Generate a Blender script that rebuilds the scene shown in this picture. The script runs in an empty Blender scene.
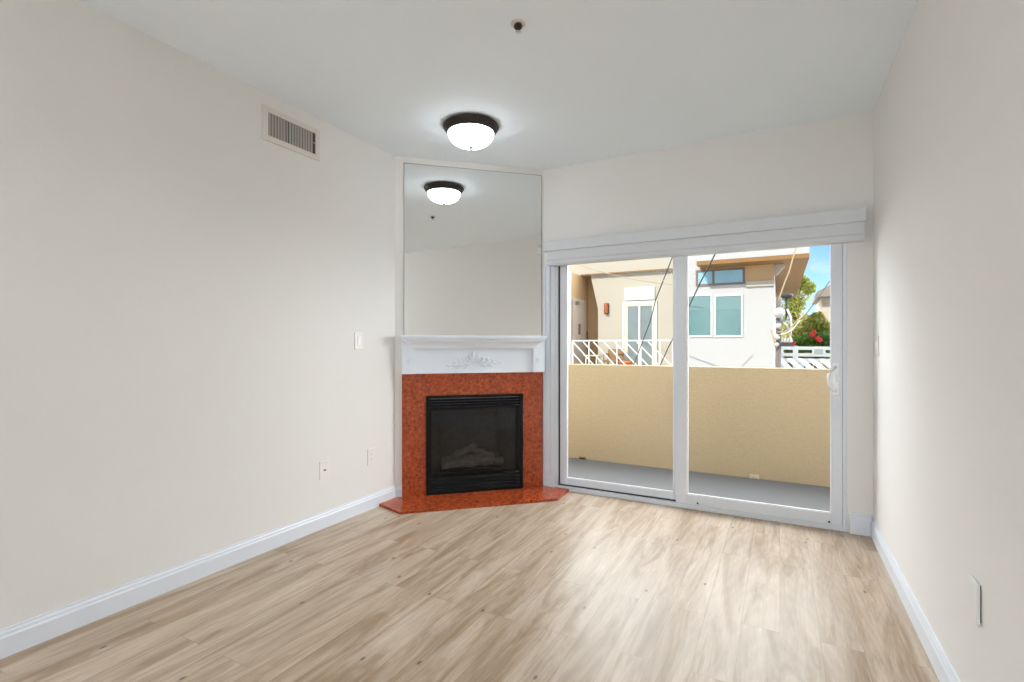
import bpy, bmesh, math, random
from mathutils import Vector, Matrix
random.seed(7)
sc = bpy.context.scene
COL = sc.collection

# ---------------------------------------------------------------- camera
F_PX, YAW, CY, EYE = 502.64, 0.4895, 344.15, 1.235
cam = bpy.data.cameras.new('camera'); cam_o = bpy.data.objects.new('camera', cam); COL.objects.link(cam_o)
cam.sensor_fit = 'HORIZONTAL'; cam.sensor_width = 36; cam.lens = F_PX / 1024 * 36
cam.shift_y = (CY - 341) / 1024
cam.clip_start = 0.02; cam.clip_end = 500
cam_o.location = (0, 0, EYE); cam_o.rotation_euler = (math.pi / 2, 0, YAW)
sc.camera = cam_o

# ---------------------------------------------------------------- view
sc.view_settings.view_transform = 'Standard'; sc.view_settings.look = 'None'
sc.view_settings.exposure = 0.64; sc.view_settings.gamma = 1.0
sc.view_settings.use_curve_mapping = False
sc.cycles.max_bounces = 12; sc.cycles.diffuse_bounces = 8; sc.cycles.glossy_bounces = 6
sc.cycles.transparent_max_bounces = 16; sc.cycles.sample_clamp_indirect = 6
sc.cycles.use_denoising = True

# ---------------------------------------------------------------- sky
# Nishita sky with procedural cloud: a clear blue gap low in front of the balcony, unseen bright cloud added overhead and to both sides to light the room
SUN_EL, SUN_AZ = math.radians(36), math.radians(200)      # azimuth clockwise from +Y: the sun stands behind the camera
GLOW_OVER, GLOW_SIDE = 5.0, 8.0
world = bpy.data.worlds.new('sky'); sc.world = world; world.use_nodes = True
nt = world.node_tree; nt.nodes.clear(); WN = nt.nodes.new; L = nt.links.new
out = WN('ShaderNodeOutputWorld'); bg = WN('ShaderNodeBackground')
sky = WN('ShaderNodeTexSky'); sky.sky_type = 'NISHITA'; sky.sun_disc = False
sky.sun_elevation = SUN_EL; sky.sun_rotation = SUN_AZ
sky.air_density = 1.0; sky.dust_density = 0.3; sky.ozone_density = 3.0
mul = WN('ShaderNodeVectorMath'); mul.operation = 'MULTIPLY'; mul.inputs[1].default_value = (0.075, 0.092, 0.140); L(sky.outputs[0], mul.inputs[0])
tc = WN('ShaderNodeTexCoord'); sx = WN('ShaderNodeSeparateXYZ'); L(tc.outputs['Generated'], sx.inputs[0])
mp = WN('ShaderNodeMapping'); mp.inputs['Scale'].default_value = (1.0, 1.0, 2.2); mp.inputs['Location'].default_value = (0.37, 0.1, 0.05); L(tc.outputs['Generated'], mp.inputs[0])
nz = WN('ShaderNodeTexNoise'); nz.inputs['Scale'].default_value = 5.0; nz.inputs['Detail'].default_value = 7; L(mp.outputs[0], nz.inputs['Vector'])
def ramp(src, a, b):
    n = WN('ShaderNodeMapRange'); n.interpolation_type = 'SMOOTHSTEP'; n.inputs['From Min'].default_value = a; n.inputs['From Max'].default_value = b; L(src, n.inputs['Value']); return n.outputs[0]
def mth(op, a, b=None):
    n = WN('ShaderNodeMath'); n.operation = op
    for k, v in enumerate((a, b)):
        if v is None: continue
        if isinstance(v, (int, float)): n.inputs[k].default_value = v
        else: L(v, n.inputs[k])
    return n.outputs[0]
over = mth('MULTIPLY', ramp(sx.outputs['Z'], 0.22, 0.36), mth('SUBTRACT', 1.0, mth('MULTIPLY', ramp(sx.outputs['Z'], 0.5, 0.85), 0.7))); side = mth('MAXIMUM', ramp(sx.outputs['X'], 0.28, 0.6), mth('MULTIPLY', ramp(mth('MULTIPLY', sx.outputs['X'], -1.0), 0.28, 0.6), 0.6)); front = ramp(sx.outputs['Y'], -0.05, 0.2)
bank = mth('MAXIMUM', over, side)
cover = ramp(mth('ADD', nz.outputs[0], mth('MULTIPLY', bank, 0.35)), 0.52, 0.72)
glow = mth('ADD', 0.75, mth('MULTIPLY', front, mth('MAXIMUM', mth('MULTIPLY', over, GLOW_OVER), mth('MULTIPLY', side, GLOW_SIDE))))
tint = WN('ShaderNodeVectorMath'); tint.operation = 'SCALE'; tint.inputs[0].default_value = (0.97, 1.0, 1.04); L(glow, tint.inputs['Scale'])
mx = WN('ShaderNodeMix'); mx.data_type = 'RGBA'; L(cover, mx.inputs['Factor']); L(mul.outputs[0], mx.inputs['A']); L(tint.outputs[0], mx.inputs['B'])
L(mx.outputs['Result'], bg.inputs['Color']); L(bg.outputs[0], out.inputs['Surface'])
bg.inputs['Strength'].default_value = 1.0

# ---------------------------------------------------------------- sun
sun = bpy.data.lights.new('sun', 'SUN'); sun.energy = 2.6; sun.angle = math.radians(0.6); sun.color = (1.0, 0.95, 0.86)
sun_o = bpy.data.objects.new('sun', sun); COL.objects.link(sun_o)
sd = Vector((math.sin(SUN_AZ) * math.cos(SUN_EL), math.cos(SUN_AZ) * math.cos(SUN_EL), math.sin(SUN_EL)))
sun_o.rotation_euler = sd.to_track_quat('Z', 'Y').to_euler(); sun_o.location = (0, -10, 12)

FILL_E = 37.0        # unseen fill lights added behind the camera to brighten the room
DOME_E = 7.0        # the dome lamp over the fireplace

# ================================================================ helpers
CO, SI = math.cos(YAW), math.sin(YAW)
def at(px, py, Y):
    """World point at depth plane Y seen at photo pixel (px, py)."""
    x = (px - 512) / F_PX; z = -(py - CY) / F_PX
    d = Vector((-SI + x * CO, CO + x * SI, z))
    return Vector((0, 0, EYE)) + d * (Y / d.y)

def s2l(r, g, b):
    f = lambda c: (c / 255 / 12.92) if c / 255 <= 0.04045 else ((c / 255 + 0.055) / 1.055) ** 2.4
    return (f(r), f(g), f(b), 1)

class MB:
    def __init__(self, off=(0, 0, 0)):
        self.bm = bmesh.new(); self.off = Vector(off); self.sm = False
    def _merge(self, b):
        me = bpy.data.meshes.new('tmp'); b.to_mesh(me); b.free(); self.bm.from_mesh(me); bpy.data.meshes.remove(me)
    def box(self, x0, x1, y0, y1, z0, z1, bev=0.0, seg=2):
        b = bmesh.new(); bmesh.ops.create_cube(b, size=1)
        for v in b.verts:
            v.co = Vector(((x0 + x1) / 2 + v.co.x * (x1 - x0), (y0 + y1) / 2 + v.co.y * (y1 - y0), (z0 + z1) / 2 + v.co.z * (z1 - z0)))
        if bev: bmesh.ops.bevel(b, geom=b.edges[:], offset=bev, segments=seg, affect='EDGES', profile=0.5)
        self._merge(b); return self
    def prism(self, poly, vec):
        """Extrude a planar polygon (list of 3-D points) along vec."""
        b = bmesh.new(); vs = [b.verts.new(Vector(p)) for p in poly]; f = b.faces.new(vs)
        r = bmesh.ops.extrude_face_region(b, geom=[f])
        for v in r['geom']:
            if isinstance(v, bmesh.types.BMVert): v.co += Vector(vec)
        bmesh.ops.recalc_face_normals(b, faces=b.faces[:]); self._merge(b); return self
    def tube(self, pts, r, n=8, cap=True):
        b = bmesh.new(); pts = [Vector(p) for p in pts]; rings = []
        rs = r if isinstance(r, (list, tuple)) else [r] * len(pts)
        for i, p in enumerate(pts):
            t = (pts[min(i + 1, len(pts) - 1)] - pts[max(i - 1, 0)]).normalized()
            a = Vector((0, 0, 1)) if abs(t.z) < 0.9 else Vector((1, 0, 0))
            u = t.cross(a).normalized(); w = t.cross(u)
            rings.append([b.verts.new(p + (u * math.cos(2 * math.pi * k / n) + w * math.sin(2 * math.pi * k / n)) * rs[i]) for k in range(n)])
        for A, B in zip(rings, rings[1:]):
            for k in range(n): b.faces.new((A[k], A[(k + 1) % n], B[(k + 1) % n], B[k]))
        if cap: b.faces.new(rings[0][::-1]); b.faces.new(rings[-1])
        for f in b.faces: f.smooth = True
        bmesh.ops.recalc_face_normals(b, faces=b.faces[:]); self._merge(b); return self
    def lathe(self, prof, c=(0, 0, 0), n=48, axis='Z', smooth=True):
        b = bmesh.new(); rings = []; c = Vector(c)
        def P(r, h, a):
            q = Vector((r * math.cos(a), r * math.sin(a), h))
            if axis == 'Y': q = Vector((q.x, q.z, q.y))
            if axis == 'X': q = Vector((q.z, q.x, q.y))
            return c + q
        for r, h in prof:
            if r < 1e-6: rings.append([b.verts.new(P(0, h, 0))])
            else: rings.append([b.verts.new(P(r, h, 2 * math.pi * k / n)) for k in range(n)])
        for A, B in zip(rings, rings[1:]):
            for k in range(n):
                k2 = (k + 1) % n
                if len(A) == 1 and len(B) == 1: continue
                if len(A) == 1: b.faces.new((A[0], B[k], B[k2]))
                elif len(B) == 1: b.faces.new((A[k], A[k2], B[0]))
                else: b.faces.new((A[k], A[k2], B[k2], B[k]))
        for f in b.faces: f.smooth = smooth
        bmesh.ops.recalc_face_normals(b, faces=b.faces[:]); self._merge(b); return self
    def sweep(self, prof, path, closed=False):
        """Rows of points: path(i) maps each profile point to 3-D for several stations -> skinned strip."""
        b = bmesh.new(); rows = [[b.verts.new(Vector(p)) for p in st] for st in path]
        for A, B in zip(rows, rows[1:]):
            for k in range(len(A) - (0 if closed else 1)):
                k2 = (k + 1) % len(A); b.faces.new((A[k], A[k2], B[k2], B[k]))
        if closed: b.faces.new(rows[0][::-1]); b.faces.new(rows[-1])
        bmesh.ops.recalc_face_normals(b, faces=b.faces[:]); self._merge(b); return self
    def ico(self, c, r, sub=2, sq=(1, 1, 1)):
        b = bmesh.new(); bmesh.ops.create_icosphere(b, subdivisions=sub, radius=1)
        for v in b.verts: v.co = Vector(c) + Vector((v.co.x * r * sq[0], v.co.y * r * sq[1], v.co.z * r * sq[2]))
        for f in b.faces: f.smooth = True
        self._merge(b); return self
    def build(self, name, mat, parent=None, origin=None, **props):
        if self.off.length: bmesh.ops.translate(self.bm, verts=self.bm.verts[:], vec=-self.off)
        me = bpy.data.meshes.new(name)
        if origin is not None: bmesh.ops.translate(self.bm, verts=self.bm.verts[:], vec=-Vector(origin))
        self.bm.to_mesh(me); self.bm.free(); me.materials.append(mat)
        o = bpy.data.objects.new(name, me); COL.objects.link(o)
        if origin is not None: o.location = origin
        if parent: o.parent = parent
        for k, v in props.items(): o[k] = v
        return o

def thing(name, label, cat, loc=(0, 0, 0), rotz=0, group=None, kind=None):
    o = bpy.data.objects.new(name, None); COL.objects.link(o); o.empty_display_size = 0.1
    o.location = loc; o.rotation_euler = (0, 0, rotz); o['label'] = label; o['category'] = cat
    if group: o['group'] = group
    if kind: o['kind'] = kind
    return o
def tag(o, label, cat, group=None, kind=None):
    o['label'] = label; o['category'] = cat
    if group: o['group'] = group
    if kind: o['kind'] = kind
    return o
def struct(o, label=None, cat=None):
    o['kind'] = 'structure'
    if label: o['label'] = label; o['category'] = cat
    return o
def dup(root, loc, rotz=None, label=None):
    r = root.copy(); COL.objects.link(r); r.location = loc
    if rotz is not None: r.rotation_euler = (0, 0, rotz)
    if label: r['label'] = label
    for ch in list(root.children):
        c = ch.copy(); COL.objects.link(c); c.parent = r
        for g in list(ch.children):
            d = g.copy(); COL.objects.link(d); d.parent = c
    return r

# ---------------------------------------------------------------- materials
def mat(name, col, rough=0.5, metal=0.0, noise=None, bump=None, spec=0.5, emis=None):
    """Principled with a procedural mottling (noise = (scale, amount)) and bump ((scale, strength))."""
    m = bpy.data.materials.new(name); m.use_nodes = True; t = m.node_tree; p = t.nodes['Principled BSDF']
    p.inputs['Base Color'].default_value = col; p.inputs['Roughness'].default_value = rough; p.inputs['Metallic'].default_value = metal
    p.inputs['Specular IOR Level'].default_value = spec
    c = t.nodes.new('ShaderNodeTexCoord')
    noise = noise or (30, 0.04)
    n = t.nodes.new('ShaderNodeTexNoise'); n.inputs['Scale'].default_value = noise[0]; n.inputs['Detail'].default_value = 5
    t.links.new(c.outputs['Object'], n.inputs['Vector'])
    h = t.nodes.new('ShaderNodeMix'); h.data_type = 'RGBA'
    a = noise[1]
    h.inputs['A'].default_value = tuple(max(0, x * (1 - a)) for x in col[:3]) + (1,)
    h.inputs['B'].default_value = tuple(min(1, x * (1 + a)) for x in col[:3]) + (1,)
    t.links.new(n.outputs[0], h.inputs['Factor']); t.links.new(h.outputs['Result'], p.inputs['Base Color'])
    if bump:
        n2 = t.nodes.new('ShaderNodeTexNoise'); n2.inputs['Scale'].default_value = bump[0]; n2.inputs['Detail'].default_value = 3
        t.links.new(c.outputs['Object'], n2.inputs['Vector'])
        b = t.nodes.new('ShaderNodeBump'); b.inputs['Strength'].default_value = bump[1]; b.inputs['Distance'].default_value = 0.01
        t.links.new(n2.outputs[0], b.inputs['Height']); t.links.new(b.outputs[0], p.inputs['Normal'])
    if emis:
        p.inputs['Emission Color'].default_value = emis[0]; p.inputs['Emission Strength'].default_value = emis[1]
    return m

M = {}
M['wall'] = mat('wall_paint', (0.77, 0.758, 0.73, 1), 0.75, noise=(1.5, 0.015), bump=(90, 0.06), spec=0.2)
M['ceiling'] = mat('ceiling_paint', (0.86, 0.93, 0.985, 1), 0.85, noise=(2, 0.012), bump=(120, 0.06), spec=0.15)
M['trim'] = mat('trim_paint', (0.72, 0.76, 0.82, 1), 0.4, noise=(20, 0.01))
M['mantel'] = mat('mantel_paint', (0.78, 0.83, 0.90, 1), 0.4, noise=(20, 0.01))
M['vinyl'] = mat('door_vinyl', (0.70, 0.735, 0.785, 1), 0.35, noise=(20, 0.015))
M['bead'] = mat('glazing_bead', (0.86, 0.87, 0.89, 1), 0.35)
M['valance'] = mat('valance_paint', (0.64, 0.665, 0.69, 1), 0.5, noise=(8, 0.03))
M['plate'] = mat('plate_plastic', (0.78, 0.76, 0.72, 1), 0.35)
M['slot'] = mat('dark_slot', (0.03, 0.03, 0.03, 1), 0.6)
M['vent'] = mat('vent_enamel', (0.70, 0.655, 0.60, 1), 0.5)
M['vent_slat'] = mat('vent_slat_enamel', (0.40, 0.37, 0.34, 1), 0.5)
M['vent_dark'] = mat('vent_duct', (0.05, 0.045, 0.04, 1), 0.8)
M['bronze'] = mat('dark_bronze', (0.035, 0.027, 0.022, 1), 0.45, 0.5, noise=(60, 0.3))
M['black'] = mat('black_enamel', (0.003, 0.003, 0.0035, 1), 0.4, noise=(50, 0.1), spec=0.25)
M['firebrick'] = mat('dark_firebox_lining', (0.28, 0.28, 0.28, 1), 0.9, noise=(20, 0.4))
M['log'] = mat('ceramic_log', (0.50, 0.48, 0.45, 1), 0.9, noise=(25, 0.6), bump=(40, 0.8))
M['chrome'] = mat('brushed_chrome', (0.55, 0.55, 0.55, 1), 0.3, 1.0)
M['rubber'] = mat('black_track_gap', (0.02, 0.02, 0.022, 1), 0.7)
M['concrete'] = mat('balcony_concrete', (0.19, 0.19, 0.193, 1), 0.85, noise=(12, 0.08), bump=(60, 0.2))
M['stucco'] = mat('tan_stucco', (0.545, 0.415, 0.25, 1), 0.9, noise=(45, 0.10), bump=(70, 0.5), spec=0.1)
M['white_stucco'] = mat('white_stucco', (0.53, 0.525, 0.52, 1), 0.9, noise=(25, 0.03), bump=(60, 0.2), spec=0.1)
M['cream_stucco'] = mat('cream_stucco', (0.52, 0.475, 0.39, 1), 0.9, noise=(25, 0.04), bump=(60, 0.2), spec=0.1)
M['tan_wall'] = mat('tan_wall', (0.58, 0.385, 0.20, 1), 0.8, noise=(12, 0.06))
M['soffit'] = mat('golden_wood_soffit', (0.28, 0.14, 0.036, 1), 0.6, noise=(14, 0.12))
M['brown_frame'] = mat('brown_window_frame', (0.20, 0.15, 0.12, 1), 0.5)
M['white_paint'] = mat('white_paint', (0.82, 0.82, 0.80, 1), 0.5)
M['grey_door'] = mat('beige_door_paint', (0.60, 0.52, 0.45, 1), 0.5)
M['copper'] = mat('copper_sconce', (0.45, 0.14, 0.05, 1), 0.4, 0.4, noise=(20, 0.3))
M['teal_glass'] = mat('teal_window_glass', (0.13, 0.25, 0.25, 1), 0.15, noise=(3, 0.15))
M['blue_glass'] = mat('blue_window_glass', (0.32, 0.56, 0.66, 1), 0.4, noise=(3, 0.15), spec=0.2)
M['dim_glass'] = mat('dim_window_glass', (0.22, 0.27, 0.26, 1), 0.08, noise=(3, 0.2))
M['blind'] = mat('window_blind', (0.17, 0.29, 0.29, 1), 0.6)
M['cable_dark'] = mat('dark_cable', (0.04, 0.04, 0.045, 1), 0.6)
M['cable_tan'] = mat('tan_cable', (0.45, 0.34, 0.20, 1), 0.7)
M['cable_white'] = mat('white_cable', (0.75, 0.72, 0.66, 1), 0.6)
M['pole'] = mat('weathered_pole', (0.16, 0.14, 0.13, 1), 0.9, noise=(15, 0.3))
M['ceramic'] = mat('white_ceramic', (0.52, 0.51, 0.49, 1), 0.3)
M['asphalt'] = mat('alley_paving', (0.30, 0.285, 0.26, 1), 0.95, noise=(3, 0.15), bump=(30, 0.3))
M['bark'] = mat('bark', (0.12, 0.08, 0.05, 1), 0.9, noise=(20, 0.3))
M['siding'] = mat('beige_siding', (0.62, 0.55, 0.45, 1), 0.8, noise=(8, 0.06))
M['roof'] = mat('grey_brown_roof', (0.30, 0.25, 0.21, 1), 0.9, noise=(20, 0.2))
M['red'] = mat('red_petal', (0.60, 0.02, 0.02, 1), 0.6)
M['terracotta'] = mat('terracotta', (0.75, 0.22, 0.06, 1), 0.7)
M['patio_cream'] = mat('cream_resin', (0.78, 0.68, 0.52, 1), 0.5)
M['wicker'] = mat('brown_wicker', (0.28, 0.17, 0.08, 1), 0.8, noise=(60, 0.4))
M['sign_face'] = mat('sign_face', (0.50, 0.55, 0.48, 1), 0.5, noise=(40, 0.3))

def leaf_mat(name, a, b):
    m = bpy.data.materials.new(name); m.use_nodes = True; t = m.node_tree; p = t.nodes['Principled BSDF']
    p.inputs['Roughness'].default_value = 0.55
    c = t.nodes.new('ShaderNodeTexCoord'); n = t.nodes.new('ShaderNodeTexNoise'); n.inputs['Scale'].default_value = 1.7; n.inputs['Detail'].default_value = 4
    r = t.nodes.new('ShaderNodeValToRGB'); r.color_ramp.elements[0].position = 0.35; r.color_ramp.elements[1].position = 0.65
    r.color_ramp.elements[0].color = a; r.color_ramp.elements[1].color = b
    t.links.new(c.outputs['Object'], n.inputs['Vector']); t.links.new(n.outputs[0], r.inputs[0]); t.links.new(r.outputs[0], p.inputs['Base Color'])
    tr = t.nodes.new('ShaderNodeBsdfTranslucent'); ms = t.nodes.new('ShaderNodeMixShader'); ms.inputs[0].default_value = 0.3
    t.links.new(r.outputs[0], tr.inputs['Color']); o = t.nodes['Material Output']
    t.links.new(p.outputs[0], ms.inputs[1]); t.links.new(tr.outputs[0], ms.inputs[2]); t.links.new(ms.outputs[0], o.inputs['Surface'])
    return m
M['leaf_yellow'] = leaf_mat('yellow_green_leaf', (0.20, 0.27, 0.05, 1), (0.52, 0.47, 0.12, 1))
M['leaf_green'] = leaf_mat('green_leaf', (0.05, 0.13, 0.02, 1), (0.20, 0.34, 0.05, 1))

def glass_mat(name, tint, refl):
    m = bpy.data.materials.new(name); m.use_nodes = True; t = m.node_tree; t.nodes.clear()
    o = t.nodes.new('ShaderNodeOutputMaterial'); tr = t.nodes.new('ShaderNodeBsdfTransparent'); gl = t.nodes.new('ShaderNodeBsdfGlossy')
    tr.inputs['Color'].default_value = tint; gl.inputs['Roughness'].default_value = 0.0
    fr = t.nodes.new('ShaderNodeFresnel'); fr.inputs['IOR'].default_value = refl
    ms = t.nodes.new('ShaderNodeMixShader')
    t.links.new(fr.outputs[0], ms.inputs[0]); t.links.new(tr.outputs[0], ms.inputs[1]); t.links.new(gl.outputs[0], ms.inputs[2]); t.links.new(ms.outputs[0], o.inputs['Surface'])
    return m
M['glass'] = glass_mat('clear_pane', (0.97, 0.98, 0.975, 1), 1.04)
M['fire_glass'] = glass_mat('smoked_fire_glass', (0.62, 0.62, 0.62, 1), 1.4)

def mirror_mat():
    m = bpy.data.materials.new('mirror_silver'); m.use_nodes = True; p = m.node_tree.nodes['Principled BSDF']
    p.inputs['Base Color'].default_value = (0.93, 0.945, 0.935, 1); p.inputs['Metallic'].default_value = 1; p.inputs['Roughness'].default_value = 0.0
    return m
M['mirror'] = mirror_mat()
M['mirror_edge'] = mat('mirror_edge', (0.22, 0.22, 0.20, 1), 0.3)

def emit_mat(name, col, e, edge=None):
    m = mat(name, (0.8, 0.79, 0.76, 1), 0.35, noise=(9, 0.06), emis=(col, e))
    return m
M['dome'] = emit_mat('alabaster_glass', (0.93, 0.985, 1.05, 1), DOME_E)
M['diffuser'] = emit_mat('fill_light_diffuser', (0.90, 0.98, 1.09, 1), FILL_E)

def granite_mat():
    m = bpy.data.materials.new('red_granite'); m.use_nodes = True; t = m.node_tree; p = t.nodes['Principled BSDF']; p.inputs['Roughness'].default_value = 0.22
    c = t.nodes.new('ShaderNodeTexCoord')
    n1 = t.nodes.new('ShaderNodeTexNoise'); n1.inputs['Scale'].default_value = 38; n1.inputs['Detail'].default_value = 6; n1.inputs['Roughness'].default_value = 0.7
    r1 = t.nodes.new('ShaderNodeValToRGB'); e = r1.color_ramp.elements
    e[0].position = 0.30; e[0].color = (0.10, 0.018, 0.008, 1); e[1].position = 0.70; e[1].color = (0.58, 0.155, 0.052, 1)
    q = e.new(0.46); q.color = (0.39, 0.064, 0.017, 1); q = e.new(0.56); q.color = (0.49, 0.09, 0.026, 1)
    n2 = t.nodes.new('ShaderNodeTexNoise'); n2.inputs['Scale'].default_value = 14; n2.inputs['Detail'].default_value = 3
    hs = t.nodes.new('ShaderNodeHueSaturation'); mr = t.nodes.new('ShaderNodeMapRange'); mr.inputs['To Min'].default_value = 0.55; mr.inputs['To Max'].default_value = 1.05
    for n in (n1, n2): t.links.new(c.outputs['Object'], n.inputs['Vector'])
    t.links.new(n1.outputs[0], r1.inputs[0]); t.links.new(r1.outputs[0], hs.inputs['Color']); t.links.new(n2.outputs[0], mr.inputs['Value'])
    t.links.new(mr.outputs[0], hs.inputs['Value']); t.links.new(hs.outputs[0], p.inputs['Base Color'])
    return m
M['granite'] = granite_mat()

def plank_mat():
    m = bpy.data.materials.new('washed_oak_planks'); m.use_nodes = True; t = m.node_tree; p = t.nodes['Principled BSDF']; N = t.nodes.new; K = t.links.new
    c = N('ShaderNodeTexCoord'); sp = N('ShaderNodeSeparateXYZ'); K(c.outputs['Object'], sp.inputs[0])
    cb = N('ShaderNodeCombineXYZ'); K(sp.outputs['Y'], cb.inputs['X']); K(sp.outputs['X'], cb.inputs['Y'])
    bk = N('ShaderNodeTexBrick'); K(cb.outputs[0], bk.inputs['Vector'])
    bk.inputs['Scale'].default_value = 1.0; bk.inputs['Brick Width'].default_value = 1.22; bk.inputs['Row Height'].default_value = 0.15
    bk.inputs['Mortar Size'].default_value = 0.0012; bk.inputs['Mortar Smooth'].default_value = 0.2; bk.inputs['Bias'].default_value = 0.0
    bk.inputs['Color1'].default_value = (0, 0, 0, 1); bk.inputs['Color2'].default_value = (1, 1, 1, 1); bk.inputs['Mortar'].default_value = (0.5, 0.5, 0.5, 1)
    bk.offset = 0.37; bk.offset_frequency = 2
    rnd = N('ShaderNodeSeparateColor'); K(bk.outputs['Color'], rnd.inputs[0])
    def stretched(sx, sy, k, scale, detail, rough=0.6, dist=0.0):
        v = N('ShaderNodeCombineXYZ')
        a = N('ShaderNodeMath'); a.operation = 'MULTIPLY'; a.inputs[1].default_value = sx; K(sp.outputs['X'], a.inputs[0]); K(a.outputs[0], v.inputs['X'])
        b = N('ShaderNodeMath'); b.operation = 'MULTIPLY'; b.inputs[1].default_value = sy; K(sp.outputs['Y'], b.inputs[0]); K(b.outputs[0], v.inputs['Y'])
        z = N('ShaderNodeMath'); z.operation = 'MULTIPLY'; z.inputs[1].default_value = k; K(rnd.outputs[0], z.inputs[0]); K(z.outputs[0], v.inputs['Z'])
        n = N('ShaderNodeTexNoise'); n.inputs['Scale'].default_value = scale; n.inputs['Detail'].default_value = detail; n.inputs['Roughness'].default_value = rough; n.inputs['Distortion'].default_value = dist
        K(v.outputs[0], n.inputs['Vector']); return n, v
    g1, _ = stretched(6, 0.75, 1.5, 1.6, 9, 0.66, 0.9)        # broad streaks
    g2, _ = stretched(50, 3.5, 3, 1.5, 5, 0.65, 0.6)        # fine grain
    g3, v3 = stretched(2.2, 0.9, 2, 1.5, 5, 0.6, 0.5)       # blotches
    r1 = N('ShaderNodeValToRGB'); e = r1.color_ramp.elements
    e[0].position = 0.26; e[0].color = s2l(138, 114, 88); e[1].position = 0.74; e[1].color = s2l(208, 192, 174)
    q = e.new(0.42); q.color = s2l(167, 144, 118); q = e.new(0.55); q.color = s2l(190, 171, 150)
    K(g1.outputs[0], r1.inputs[0])
    mA = N('ShaderNodeMix'); mA.data_type = 'RGBA'; mA.blend_type = 'MULTIPLY'; mA.inputs['Factor'].default_value = 1.0
    rg = N('ShaderNodeMapRange'); rg.inputs['From Min'].default_value = 0.3; rg.inputs['From Max'].default_value = 0.7; rg.inputs['To Min'].default_value = 0.85; rg.inputs['To Max'].default_value = 1.08
    K(g2.outputs[0], rg.inputs['Value']); K(r1.outputs[0], mA.inputs['A']); K(rg.outputs[0], mA.inputs['B'])
    # cathedral figure
    wv = N('ShaderNodeTexWave'); wv.wave_type = 'RINGS'; wv.rings_direction = 'SPHERICAL'; wv.inputs['Scale'].default_value = 2.6; wv.inputs['Distortion'].default_value = 5.0; wv.inputs['Detail'].default_value = 3; wv.inputs['Detail Scale'].default_value = 1.2
    vm = N('ShaderNodeVectorMath'); vm.operation = 'MULTIPLY'; vm.inputs[1].default_value = (3.2, 1.1, 0.6); K(v3.outputs[0], vm.inputs[0]); K(vm.outputs[0], wv.inputs['Vector'])
    rw = N('ShaderNodeMapRange'); rw.inputs['To Min'].default_value = 0.95; rw.inputs['To Max'].default_value = 1.01; K(wv.outputs['Fac'], rw.inputs['Value'])
    mB = N('ShaderNodeMix'); mB.data_type = 'RGBA'; mB.blend_type = 'MULTIPLY'; mB.inputs['Factor'].default_value = 1.0
    K(mA.outputs['Result'], mB.inputs['A']); K(rw.outputs[0], mB.inputs['B'])
    # per plank tone
    rp = N('ShaderNodeMapRange'); rp.inputs['To Min'].default_value = 0.965; rp.inputs['To Max'].default_value = 1.03; K(rnd.outputs[0], rp.inputs['Value'])
    mC = N('ShaderNodeMix'); mC.data_type = 'RGBA'; mC.blend_type = 'MULTIPLY'; mC.inputs['Factor'].default_value = 1.0
    K(mB.outputs['Result'], mC.inputs['A']); K(rp.outputs[0], mC.inputs['B'])
    rb = N('ShaderNodeMapRange'); rb.inputs['From Min'].default_value = 0.35; rb.inputs['From Max'].default_value = 0.65; rb.inputs['To Min'].default_value = 0.94; rb.inputs['To Max'].default_value = 1.04; K(g3.outputs[0], rb.inputs['Value'])
    mD = N('ShaderNodeMix'); mD.data_type = 'RGBA'; mD.blend_type = 'MULTIPLY'; mD.inputs['Factor'].default_value = 1.0
    K(mC.outputs['Result'], mD.inputs['A']); K(rb.outputs[0], mD.inputs['B'])
    g4, _ = stretched(16, 1.1, 6, 1.6, 7, 0.65, 1.2)       # thin dark streaks
    r4 = N('ShaderNodeMapRange'); r4.interpolation_type = 'SMOOTHSTEP'; r4.inputs['From Min'].default_value = 0.56; r4.inputs['From Max'].default_value = 0.74; r4.inputs['To Max'].default_value = 0.5; K(g4.outputs[0], r4.inputs['Value'])
    mG = N('ShaderNodeMix'); mG.data_type = 'RGBA'; mG.inputs['B'].default_value = s2l(118, 94, 62); K(r4.outputs[0], mG.inputs['Factor']); K(mD.outputs['Result'], mG.inputs['A'])
    mD = mG
    # knots
    vk = N('ShaderNodeCombineXYZ'); a = N('ShaderNodeMath'); a.operation = 'MULTIPLY'; a.inputs[1].default_value = 4.2; K(sp.outputs['X'], a.inputs[0]); K(a.outputs[0], vk.inputs['X'])
    b = N('ShaderNodeMath'); b.operation = 'MULTIPLY'; b.inputs[1].default_value = 2.1; K(sp.outputs['Y'], b.inputs[0]); K(b.outputs[0], vk.inputs['Y'])
    vo = N('ShaderNodeTexVoronoi'); vo.voronoi_dimensions = '2D'; vo.inputs['Scale'].default_value = 1.0; vo.inputs['Randomness'].default_value = 1.0; K(vk.outputs[0], vo.inputs['Vector'])
    rk = N('ShaderNodeMapRange'); rk.interpolation_type = 'SMOOTHSTEP'; rk.inputs['From Min'].default_value = 0.012; rk.inputs['From Max'].default_value = 0.042; rk.inputs['To Min'].default_value = 0.8; rk.inputs['To Max'].default_value = 0.0; K(vo.outputs['Distance'], rk.inputs['Value'])
    mE = N('ShaderNodeMix'); mE.data_type = 'RGBA'; mE.inputs['B'].default_value = s2l(74, 62, 52); ks = N('ShaderNodeSeparateColor'); K(vo.outputs['Color'], ks.inputs[0]); kg = N('ShaderNodeMath'); kg.operation = 'GREATER_THAN'; kg.inputs[1].default_value = 0.48; K(ks.outputs[0], kg.inputs[0]); km = N('ShaderNodeMath'); km.operation = 'MULTIPLY'; K(kg.outputs[0], km.inputs[0]); K(rk.outputs[0], km.inputs[1]); K(km.outputs[0], mE.inputs['Factor']); K(mD.outputs['Result'], mE.inputs['A'])
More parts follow.
